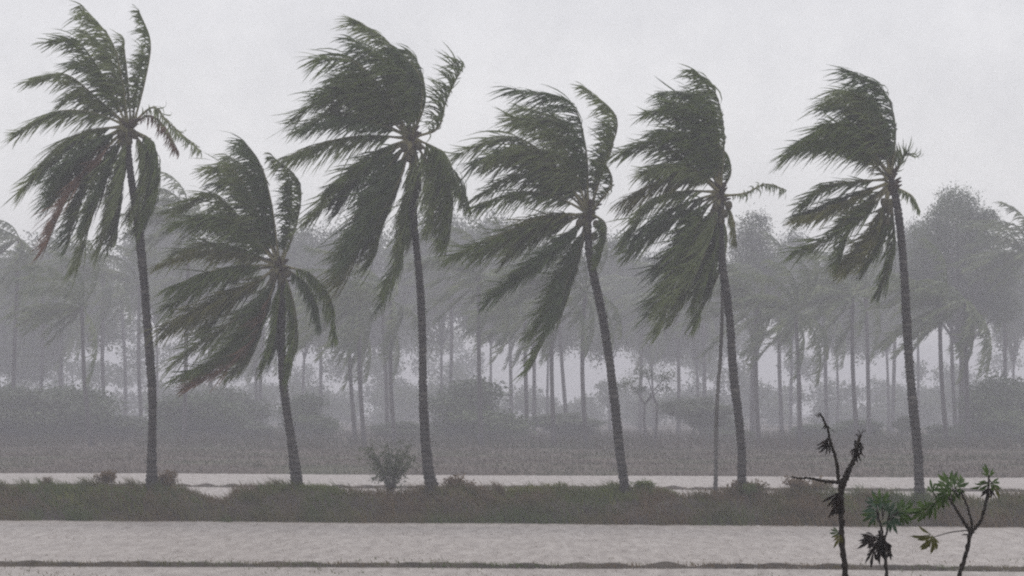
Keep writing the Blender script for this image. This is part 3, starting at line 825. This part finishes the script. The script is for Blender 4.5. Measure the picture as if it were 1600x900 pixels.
def leaf_cloud(lobes, rng, size, dens, spread=.34):
    """leaf quads through the lobes' volume, denser near the skin, gathered into sprays"""
    Vs, n_tot = [], 0
    for (c, r) in lobes:
        c = np.array(c); r = np.array(r)
        m = max(20, int(dens * (r[0] * r[2] + r[0] * r[1] + r[1] * r[2]) / 3))
        k = max(4, m // 14)
        dv = norm(rng.normal(0, 1, (k, 3))); rad = rng.uniform(.55, 1.06, k)[:, None]
        hubs = c + dv * rad * r
        idx = rng.integers(0, k, m)
        p = hubs[idx] + rng.normal(0, 1, (m, 3)) * np.minimum(spread, .24 * r)
        inner = rng.random(m) < .3
        p[inner] = c + norm(rng.normal(0, 1, (inner.sum(), 3))) * (rng.random((inner.sum(), 1)) ** .5) * r * .9
        a = norm(rng.normal(0, 1, (m, 3)) + np.array([-.5, 0, -.25]))
        b = norm(np.cross(a, rng.normal(0, 1, (m, 3))))
        sz = (size * rng.uniform(.6, 1.35, m))[:, None]
        q = np.stack([p, p + a * sz * .5 + b * sz * .27, p + a * sz, p + a * sz * .5 - b * sz * .27], 1)
        Vs.append(q.reshape(-1, 3)); n_tot += m
    V = np.vstack(Vs)
    return V, (np.arange(n_tot)[:, None] * 4 + np.arange(4)).tolist()

def broadleaf(name, cat, label, base_px, y, lobes_px, rng, mat, size=.20, dens=330, trunk_r=.2, group=None, stems=1, zfun=bank_z, crown=None):
    """lobes: (px, py, rx px, ry px) at distance y, spread in depth"""
    y0_, y = y, deep(y); size *= y / y0_; dens /= (y / y0_) ** 2
    s = y / F
    bx = (base_px - 800) * s
    base = np.array([bx, y, zfun(bx, y)])
    root = tag(empty(name, base), label, cat, group)
    lobes = []
    for (px, py, rx, ry) in lobes_px:
        c = np.array(W(px, py, y)) - base
        c[1] += rng.uniform(-.55, .55) * rx * s * 1.5
        lobes.append((c, (rx * s, rx * s * rng.uniform(.8, 1.1), ry * s)))
    if crown is None:
        V, Fs = leaf_cloud(lobes, rng, size, dens)
        link('crown', mesh('crown', V, Fs, mat), root)
    else:       # (shared mesh, px, top py, width px, height px)
        cm, ccx, ctp, cw, ch = crown
        c = link('crown', cm, root)
        c.location = np.array(W(ccx, ctp + ch / 2, y)) - base
        c.scale = (cw * s * (1 if rng.random() < .5 else -1), cw * s, ch * s)
    mb = MB()
    cen = np.mean([l[0] for l in lobes], 0)
    low = min(l[0][2] - l[1][2] for l in lobes)
    for st in range(stems):
        off = np.array([(st - (stems - 1) / 2) * trunk_r * 3, rng.uniform(-.1, .1), 0]) if stems > 1 else np.zeros(3)
        fork = np.array([cen[0] * .3 + off[0] * 2.5, 0, max(.3, low * .8)])
        D, _ = catmull([off + np.array([0, 0, -.2]), off * 1.3 + fork * .5 + np.array([rng.uniform(-.1, .1), 0, 0]), fork], 8)
        v, f = tube(D, np.linspace(trunk_r * 1.15, trunk_r * .75, 8), 8, rough=.06, rng=rng); mb.add(v, f)
        for li, l in enumerate(lobes):
            if li % stems != st: continue
            m_ = (fork + l[0]) / 2 + rng.normal(0, .12, 3) + np.array([0, 0, .1])
            D, _ = catmull([fork, m_, l[0]], 7)
            v, f = tube(D, np.linspace(trunk_r * .55, trunk_r * .12, 7), 6); mb.add(v, f)
    link('trunk', mesh('trunk', mb.v, mb.f, M['far_bark'], True), root)
    return root

def rand_lobes(cx, top, w, h, rng, n=9, r0=.34):
    out = [(cx, top + h * .22, w * .30, h * .22)]
    for k in range(n - 1):
        yy = rng.uniform(.25, .85); half = w * .5 * math.sin(math.pi * min(.95, .25 + yy * .62))
        out.append((cx + rng.uniform(-.75, .75) * half, top + yy * h, w * r0 * rng.uniform(.55, .9), h * .24 * rng.uniform(.6, .95)))
    return out

def unit_crown(seed, mat, leaf, dens, n):
    # crown in a 1 x 1 x 1 frame; leaf is the leaf length as a share of the width
    r_ = np.random.default_rng(seed)
    lob = []
    for (a, b, rx, ry) in rand_lobes(0.0, 0.0, 1.0, 1.0, r_, n=n):
        lob.append(((a, r_.uniform(-.3, .3), .5 - b), (rx, rx, ry)))
    V, Fs = leaf_cloud(lob, r_, leaf, dens, spread=.05)
    return mesh('crown', V, Fs, mat)
TREE_CROWNS = [unit_crown(1200 + k, M['tree_leaf'] if k % 2 else M['tree_leaf2'], .026, 70000, 15) for k in range(5)]
BUSH_CROWNS = [unit_crown(1300 + k, M['bush'] if k % 2 else M['tree_leaf'], .045, 26000, 12) for k in range(4)]

# trees with their own outline in the photograph
rng = np.random.default_rng(41)
TR_ = 'hazy broadleaf trees behind the far palms'
broadleaf('broadleaf_tree', 'tree', 'tallest hazy round-topped tree on the far bank, right of the last front palm', 1502, 200,
  [(1500,318,34,28),(1478,345,32,28),(1530,350,30,26),(1545,340,18,14),(1455,372,34,30),(1500,385,44,36),(1540,395,36,36),(1446,415,34,34),(1490,435,46,36),(1545,445,38,36),(1460,475,40,34),(1515,485,40,32),(1570,425,26,30),(1430,455,26,30),(1565,480,30,30)], rng, M['tree_leaf'], size=.15, dens=1900, trunk_r=.3, group=TR_)
broadleaf('broadleaf_tree', 'tree', 'hazy dome-topped tree rising right behind the fifth front palm crown', 1176, 206,
  [(1178,356,26,24),(1165,385,30,28),(1195,392,24,28),(1178,420,36,30),(1150,430,28,30),(1205,435,30,28),(1165,465,36,30),(1205,475,30,28)], rng, M['tree_leaf2'], size=.15, dens=1900, trunk_r=.25, group=TR_)
broadleaf('broadleaf_tree', 'tree', 'small hazy tree with spreading forked limbs between the fourth and fifth front palms', 1018, 186,
  [(985,598,20,11),(1010,582,22,12),(1040,590,20,11),(1000,608,14,8),(1035,606,14,8)], rng, M['tree_leaf2'], size=.13, dens=1000, trunk_r=.12, group=TR_, stems=2)
tops = [(90,395,150,150,232),(250,330,120,150,238),(352,395,130,140,240),(478,378,110,140,228),(560,372,130,150,236),(690,356,120,160,230),(770,362,100,150,240),
        (850,398,120,130,236),(955,392,110,140,230),(1020,420,110,120,242),(1085,430,90,110,232),(1240,362,80,140,234),(1310,398,120,130,238),(1385,392,110,130,230),
        (1432,346,80,140,236),(1590,386,100,150,232),(20,420,120,150,240)]
for i, (cx, tp, w, h, y) in enumerate(sorted(tops)):
    if cx < 1120: tp, h, w = tp - 24, h + 34, w * 1.18
    r2 = np.random.default_rng(500 + i)
    z = zone(cx); cnt[('t', z)] = cnt.get(('t', z), 0) + 1
    broadleaf('broadleaf_tree', 'tree', 'faint leafy background tree, %s from left %s' % (ORD[cnt[('t', z)] - 1], z), cx + r2.uniform(-8, 8), y,
              rand_lobes(cx, tp, w, h, r2, n=11), r2, M['tree_leaf'] if i % 2 else M['tree_leaf2'], trunk_r=.19, group=TR_, crown=(TREE_CROWNS[i % 5], cx, tp, w * 1.1, h * 1.08))

# bushes under the far trees
BU = 'hazy bushes under the far trees'
bushes = [(742,186,640,150,'broad blue-green hazy bush right of the third front palm trunk',570,110),(1088,186,650,96,'rounded hazy small tree just left of the slender palm trunk',588,80),
          (300,188,650,150,'wide hazy bush behind the gap between first and second front palms',600,75),(40,186,660,150,'dark hazy thicket bush at the left edge of the far bank',590,95),
          (480,190,650,90,'hazy bush just right of the second front palm trunk',575,100),(880,190,660,100,'low hazy bush left of the fourth front palm trunk',620,62),(1345,190,668,80,'low hazy bush behind the bare leftmost cassava stem',636,48),
          (1412,188,650,26,'small upright hazy bush beside the rightmost front palm trunk',630,50),(1560,186,650,120,'dense hazy bush at the right edge of the far bank',560,125),
          (190,190,660,110,'low hazy bush just left of the first front palm trunk',625,60),(1270,192,668,70,'low hazy bush left of the bare cassava stem',645,42),(630,190,665,90,'low hazy bush directly behind the third front palm trunk',640,46),
          (1470,190,670,80,'low hazy bush behind the right hand cassava plants',648,40),(385,192,665,80,'low hazy bush left of the second front palm trunk',640,46),
          (110,190,660,140,'tall hazy thicket left of the first front palm, nearer its trunk than the picture edge',580,110),(350,196,660,110,'tall greenish hazy bush below the dry fronds of the second front palm',585,100),
          
          (1135,194,660,90,'low hazy bush between the slender trunk and the fifth front palm',628,60),
          (1605,190,660,100,'tall hazy bush cut by the right picture edge',570,115),(-5,190,660,110,'tall hazy bush cut by the left picture edge',575,112)]
for i, (cx, y, _, w, lab, tp, h) in enumerate(bushes):
    y += 7
    q_ = .60 if 'low' in lab.split()[0] or i % 3 == 1 else .80
    tp, h = tp + h * (1 - q_), h * q_
    r2 = np.random.default_rng(700 + i)
    broadleaf('bush', 'bush', lab, cx, y, rand_lobes(cx, tp, w, h, r2, n=9, r0=.36), r2, M['bush'] if i % 3 else M['tree_leaf'], trunk_r=.07, group=BU, stems=2, crown=(BUSH_CROWNS[i % 4], cx, tp, w * 1.1, h * 1.1))

# far-off wood: the mass beyond the separate trees
r2 = np.random.default_rng(77)
lobes = []
for k in range(230):
    y = r2.uniform(430, 560); x = r2.uniform(-110, 110)
    lobes.append(((x, y, r2.uniform(1.5, 6.5)), (r2.uniform(1.6, 4.0), r2.uniform(2, 4), r2.uniform(1.2, 2.6))))
for k in range(150):
    y = r2.uniform(430, 560); x = r2.uniform(-110, 110)
    px = 800 + x * F / y
    top = lerp([-200, 0, 100, 250, 480, 560, 700, 760, 960, 1040, 1150, 1240, 1420, 1500, 1600, 1800], [400, 400, 410, 360, 400, 400, 385, 390, 410, 440, 410, 400, 385, 390, 400, 400], px)
    zt = CAMZ - (top - HY) * y / F
    z0 = r2.uniform(8.0, max(8.5, min(zt - 2.0, 30)))
    lobes.append(((x, y, z0), (r2.uniform(2.2, 4.2), r2.uniform(2, 4), r2.uniform(1.6, 2.7))))
V, Fs = leaf_cloud(lobes, r2, .50, 120)
tag(link('distant_wood', mesh('distant_wood', V, Fs, M['tree_leaf2'])), 'faint distant wood reading as one mass behind the far trees', 'wood', kind='stuff')

# ------------------------------------------------------------------ shrubs and weeds on the levee
def levee_z(x, y): return levee_h(x, y - levee_front(x))
def twig_shrub(label, base_px, top_py, w_px, rng, n=9, mat='bush', leaves=True, dd=2.4, dens=1.0, lw=.10, name='shrub'):
    y = 88.4
    for _ in range(6): y = levee_front((base_px - 800) * y / F) + dd
    s = y / F
    bx = (base_px - 800) * s
    base = np.array([bx, y, levee_z(bx, y)])
    root = tag(empty(name, base), label, 'shrub')
    H = CAMZ - (top_py - HY) * s - base[2]
    hw = w_px * s / 2
    mb = MB(); tips = []
    for k in range(n):
        th = rng.uniform(0, 6.28)
        e = np.array([math.cos(th) * hw * rng.uniform(.3, 1), math.sin(th) * hw * rng.uniform(.3, 1), H * rng.uniform(.6, .98)])
        m_ = e * np.array([.35, .35, .55]) + rng.normal(0, .04, 3)
        D, _ = catmull([np.array([rng.uniform(-.06, .06), rng.uniform(-.06, .06), -.08]), m_, e], 8)
        v, f = tube(D, np.linspace(.018, .005, 8), 5); mb.add(v, f)
        tips += [D[-1], D[5], D[6], D[4]]
        for q in range(3):
            a = D[rng.integers(3, 7)]; b = a + norm(rng.normal(0, 1, 3) + np.array([-.3, 0, .5])) * H * .22
            v, f = tube([a, (a + b) / 2 + rng.normal(0, .02, 3), b], [.008, .006, .003], 4); mb.add(v, f); tips.append(b)
    link('stem', mesh('stem', mb.v, mb.f, M['far_bark'], True), root)
    if leaves:
        lob = [(t, (lw * 2.0, lw * 2.0, lw * 1.6)) for t in tips]
        V, Fs = leaf_cloud(lob, rng, lw, 420 * dens)
        link('foliage', mesh('foliage', V, Fs, M[mat]), root)
    return root
rng = np.random.default_rng(61)
twig_shrub('grey-green rounded shrub on the levee just left of the third front palm', 610, 690, 112, rng, n=26, dens=.75, lw=.06, dd=2.8)
twig_shrub('small dry weed clump on the levee left of the first front palm', 166, 738, 36, rng, n=7, mat='grass_dry', lw=.07, dens=.9)
twig_shrub('dry weed clump growing against the right of the first front palm foot', 262, 738, 34, rng, n=8, mat='grass_dry', lw=.07, dens=1.0)
twig_shrub('reddish dry weed clump on the levee right of the third front palm foot', 718, 746, 42, rng, n=9, mat='grass_dry', lw=.08, dens=1.0)
twig_shrub('reddish low bush on the levee behind the bare cassava twig', 1262, 748, 90, rng, n=12, mat='grass_dry', lw=.08, dens=.9, dd=2.6)
twig_shrub('tiny weed on the levee near the left edge of the picture', 75, 745, 16, rng, n=4, mat='grass_dry', lw=.05, dens=.6)
twig_shrub('low green tuft at the foot of the fourth front palm', 1008, 752, 38, rng, n=7, mat='grass_green', lw=.07, dens=1.0, dd=2.3)
twig_shrub('low grey mound of weeds around the foot of the fifth front palm', 1165, 758, 78, rng, n=10, mat='grass', lw=.09, dens=1.0, dd=1.9)

# ------------------------------------------------------------------ cassava plants close to the viewer
CY = 20.0
M['c_stem'] = mat_noise('cassava_stem', (0.020, 0.016, 0.013), (0.045, 0.035, 0.028), 18.0, rough=.8, bump=.5, bscale=60)
M['c_dead'] = mat_leaf('cassava_leaf_dead', (0.016, 0.012, 0.010), (0.040, 0.026, 0.020), scale=14, trans=.1)
M['c_green'] = mat_leaf('cassava_leaf_green', (0.040, 0.085, 0.018), (0.100, 0.165, 0.036), scale=9, trans=.25)
M['c_teal'] = mat_leaf('cassava_leaf_blue_green', (0.030, 0.068, 0.036), (0.066, 0.120, 0.070), scale=9, trans=.25)
M['c_yellow'] = mat_leaf('cassava_leaf_yellowing', (0.10, 0.115, 0.020), (0.17, 0.155, 0.030), scale=9, trans=.25)

def palmate(rng, size, lobes=6, droop=.5, fold=.35, spread=2.3, wid=.2):
    """one hand-shaped cassava leaf: lobes fan out from the leaf stalk's end at the origin, pointing along -Z/x fan"""
    v, f = [], []
    for k in range(lobes):
        a = (k / (lobes - 1) - .5) * spread + rng.normal(0, .10)
        ln = size * (1 - .28 * abs(k / (lobes - 1) - .5) * 2) * rng.uniform(.85, 1.12)
        d = np.array([math.sin(a), rng.normal(0, .22), math.cos(a)]); d /= np.linalg.norm(d)
        up = np.array([0, -1.0, 0])
        sd = norm(np.cross(d, up))
        nn = np.cross(sd, d)
        b = len(v); pos = np.zeros(3); dd = d.copy()
        ws = [.02, .06, wid * .8, wid, wid * .6, .0]
        for i, w in enumerate(ws):
            lift = nn * (w * ln * fold)
            v += [pos - sd * w * ln * .55 + lift, pos.copy(), pos + sd * w * ln * .55 + lift]
            dd = norm(dd + nn * (-droop * .18))
            pos = pos + dd * ln / (len(ws) - 1)
        for i in range(len(ws) - 1):
            q = b + 3 * i
            f += [(q, q + 1, q + 4, q + 3), (q + 1, q + 2, q + 5, q + 4)]
    return v, f

def cassava(label, base_px, stems, leaves, seed):
    """stems: list of (pixel rows, r0, r1, depth of far end); leaves: (px,py, angle deg from up, size m, material, lobes, stalk from (px,py) or None, depth)"""
    rng = np.random.default_rng(seed)
    bx = (base_px - 800) * CY / F
    base = np.array([bx, CY, near_h(bx, CY)])
    root = tag(empty('cassava_plant', base), label, 'plant', 'cassava plants close to the viewer')
    loc = lambda px, py, dy=0.0: np.array(W(px, py, CY)) + np.array([0, dy, 0]) - base
    for si, (rows, r0, r1, dy0, dy1) in enumerate(stems):
        P = [loc(a, b, dy0 + (dy1 - dy0) * i / (len(rows) - 1)) for i, (a, b) in enumerate(rows)]
        if si == 0: P = [np.array([0, 0, -.08])] + P
        D, ln = catmull(P, max(14, int(len(rows) * 9)))
        nn = len(D)
        rr = np.linspace(r0, r1, nn)
        # leaf-scar knots
        kn = 1 + .28 * (np.sin(np.arange(nn) * 2.1 + rng.uniform(0, 6)) > .55)
        D = D + rng.normal(0, .0022, D.shape)
        v, f = tube(D, rr * kn, 8, rough=.10, rng=rng)
        link('stem' if si == 0 else 'branch', mesh('branch', v, f, M['c_stem'], True), root)
    for (px, py, ang, size, mt, lobes, stalk, dy, kw) in leaves:
        v, f = palmate(rng, size * (1.15 if mt == 'c_dead' else 1.08), lobes, **kw)
        th = math.radians(ang); c, s = math.cos(th), math.sin(th)
        yaw = rng.uniform(-.55, .55)
        o0 = loc(px, py, dy)
        out = []
        for p in v:
            x, y_, z = p
            x, y_ = x * math.cos(yaw) - y_ * math.sin(yaw), x * math.sin(yaw) + y_ * math.cos(yaw)
            out.append(o0 + np.array([c * x + s * z, y_, -s * x + c * z]))
        lf = link('leaf', mesh('leaf', out, f, M[mt], True), root)
        if stalk:
            a = loc(stalk[0], stalk[1], dy * .5); b = o0
            D, _ = catmull([a, (a + b) / 2 + np.array([0, 0, .01]), b], 8)
            vv, ff = tube(D, np.linspace(.0045, .003, 8), 5)
            link('leaf_stalk', mesh('leaf_stalk', vv, ff, M['c_stem'], True), lf)
    return root
dead = dict(droop=1.7, fold=1.2, spread=1.2, wid=.12)
wilt = dict(droop=1.0, fold=.6, spread=1.7, wid=.17)
fresh = dict(droop=.7, fold=.5, spread=2.8, wid=.205)
cassava('bare forked cassava stem with black withered leaves, leftmost of the near plants', 1321,
  [([(1321,930),(1321,896),(1316,850),(1315,800),(1314,765),(1312,752)], .021, .017, 0, 0),
   ([(1312,756),(1306,720),(1297,690),(1291,668),(1284,655),(1279,646)], .013, .006, 0, -.10),
   ([(1314,760),(1325,738),(1335,718),(1340,700),(1346,680)], .019, .009, 0, .08),
   ([(1315,770),(1323,750),(1327,735),(1334,716)], .010, .006, 0, -.06),
   ([(1310,754),(1290,752),(1268,748),(1239,747)], .012, .005, 0, .12),
   ([(1313,775),(1310,790),(1305,803)], .012, .006, 0, -.05)],
  [(1280,648,-100,.05,'c_dead',4,None,-.10,dead),(1288,662,170,.07,'c_dead',4,None,-.09,dead),(1291,684,185,.13,'c_dead',5,(1296,684),-.08,dead),(1290,690,172,.12,'c_dead',5,(1297,690),-.04,dead),
   (1297,672,120,.04,'c_dead',3,None,-.08,dead),(1346,686,8,.07,'c_dead',5,None,.08,dead),(1348,676,70,.05,'c_dead',3,None,.08,dead),(1344,692,165,.13,'c_dead',5,None,.06,dead),(1342,700,190,.12,'c_dead',5,None,.02,dead),(1338,688,150,.10,'c_dead',4,None,.1,dead),
   (1335,700,200,.09,'c_dead',4,None,.0,dead),(1313,778,205,.16,'c_dead',5,None,-.06,dead),(1311,770,195,.17,'c_dead',5,None,.05,dead),(1308,792,200,.10,'c_dead',4,None,-.03,dead),
   (1313,836,215,.10,'c_yellow',5,None,-.05,wilt),(1312,832,260,.08,'c_green',5,None,.03,wilt),(1268,748,180,.03,'c_dead',3,None,.08,dead),(1252,747,175,.025,'c_dead',3,None,.1,dead)], 11)
cassava('short leafy green cassava with dark drooping lower leaves, middle of the near plants', 1385,
  [([(1386,930),(1385,895),(1383,865),(1378,845),(1374,828)], .013, .010, 0, 0),
   ([(1380,850),(1376,825),(1370,808),(1367,796)], .009, .005, 0, -.12),
   ([(1380,850),(1387,830),(1390,815),(1395,800)], .008, .004, 0, .12)],
  [(1370,800,-70,.12,'c_teal',6,(1372,812),-.1,fresh),(1372,790,-30,.11,'c_teal',6,(1374,808),.1,fresh),(1376,786,2,.11,'c_green',6,(1378,806),-.05,fresh),(1384,798,20,.12,'c_teal',7,(1380,812),.06,fresh),
   (1392,806,70,.12,'c_teal',6,(1388,815),.1,fresh),(1402,800,60,.12,'c_green',6,(1390,814),-.1,fresh),(1414,800,85,.12,'c_green',7,(1394,806),.05,fresh),(1366,806,-100,.10,'c_green',6,(1372,815),.0,fresh),
   (1390,812,160,.10,'c_teal',6,(1388,812),-.06,fresh),(1406,806,120,.10,'c_green',6,None,.0,wilt),
   (1374,838,215,.17,'c_dead',6,(1378,836),-.1,dead),(1370,840,240,.16,'c_dead',6,(1378,840),.05,dead),(1378,842,190,.19,'c_dead',6,None,-.05,dead),(1382,842,170,.18,'c_dead',6,None,.08,dead),(1366,838,265,.12,'c_dead',5,(1376,838),-.02,dead),(1386,848,160,.17,'c_dead',5,None,.0,dead),
   (1362,858,190,.14,'c_dead',5,None,-.12,dead)], 12)
cassava('three-branched cassava with green leaf tufts, rightmost of the near plants', 1499,
  [([(1496,930),(1500,895),(1508,870),(1513,850),(1517,834)], .017, .013, 0, 0),
   ([(1517,834),(1508,820),(1494,800),(1478,776)], .012, .007, 0, -.12),
   ([(1517,834),(1519,815),(1513,790),(1505,768)], .010, .006, 0, .10),
   ([(1517,834),(1532,815),(1540,790),(1545,765),(1547,744)], .012, .007, 0, .05),
   ([(1516,836),(1508,835),(1502,836)], .006, .002, 0, -.03)],
  [(1478,776,-55,.11,'c_green',6,None,-.12,fresh),(1480,766,-60,.13,'c_green',6,(1486,782),-.12,fresh),(1487,758,-45,.13,'c_green',6,(1494,774),.05,fresh),(1490,762,30,.12,'c_green',6,(1496,776),-.05,fresh),(1500,758,25,.11,'c_green',6,(1504,770),.1,fresh),(1487,766,185,.11,'c_green',6,(1494,772),-.02,fresh),
   (1470,775,200,.12,'c_green',6,(1478,776),-.1,wilt),(1460,786,225,.13,'c_green',6,(1472,776),-.04,wilt),(1455,796,250,.12,'c_green',6,(1466,784),.06,fresh),(1444,796,255,.12,'c_green',6,(1460,790),.0,fresh),(1460,770,-10,.10,'c_green',5,(1466,782),.08,wilt),(1503,764,165,.07,'c_green',5,None,.1,wilt),
   (1547,746,0,.10,'c_green',5,None,.05,wilt),(1545,756,-100,.10,'c_green',5,None,.0,wilt),(1550,756,110,.11,'c_green',5,None,.08,wilt),(1556,760,170,.11,'c_yellow',4,(1548,752),.1,wilt),(1546,762,185,.10,'c_dead',5,None,.02,wilt),(1532,758,235,.08,'c_green',4,(1545,754),-.04,wilt),
   (1456,838,215,.15,'c_yellow',5,(1512,828),-.10,wilt),(1452,834,250,.14,'c_yellow',4,None,-.08,wilt),(1455,836,185,.12,'c_yellow',4,None,-.05,wilt)], 13)

# ------------------------------------------------------------------ rain haze
def haze_box():
    x0, x1, y0, y1, z0, z1 = -1650, 1650, -200, 1650, -1.7, 34.0
    v = [(x0, y0, z0), (x1, y0, z0), (x1, y1, z0), (x0, y1, z0), (x0, y0, z1), (x1, y0, z1), (x1, y1, z1), (x0, y1, z1)]
    f = [(0, 3, 2, 1), (4, 5, 6, 7), (0, 1, 5, 4), (1, 2, 6, 5), (2, 3, 7, 6), (3, 0, 4, 7)]
    m = bpy.data.materials.new('rain_haze')
    m.use_nodes = True
    nt = m.node_tree
    nt.nodes.clear()
    out = nt.nodes.new('ShaderNodeOutputMaterial')
    pv = nt.nodes.new('ShaderNodeVolumePrincipled')
    pv.inputs['Color'].default_value = (0.92, 0.918, 1.0, 1)
    pv.inputs['Density'].default_value = HAZE_DENSITY
    pv.inputs['Density Attribute'].default_value = ''
    pv.inputs['Anisotropy'].default_value = 0.0
    nt.links.new(pv.outputs[0], out.inputs['Volume'])
    tag(link('haze', mesh('haze', v, f, m)), 'pale grey rain haze filling the air between the trees', 'haze', kind='stuff')
haze_box()
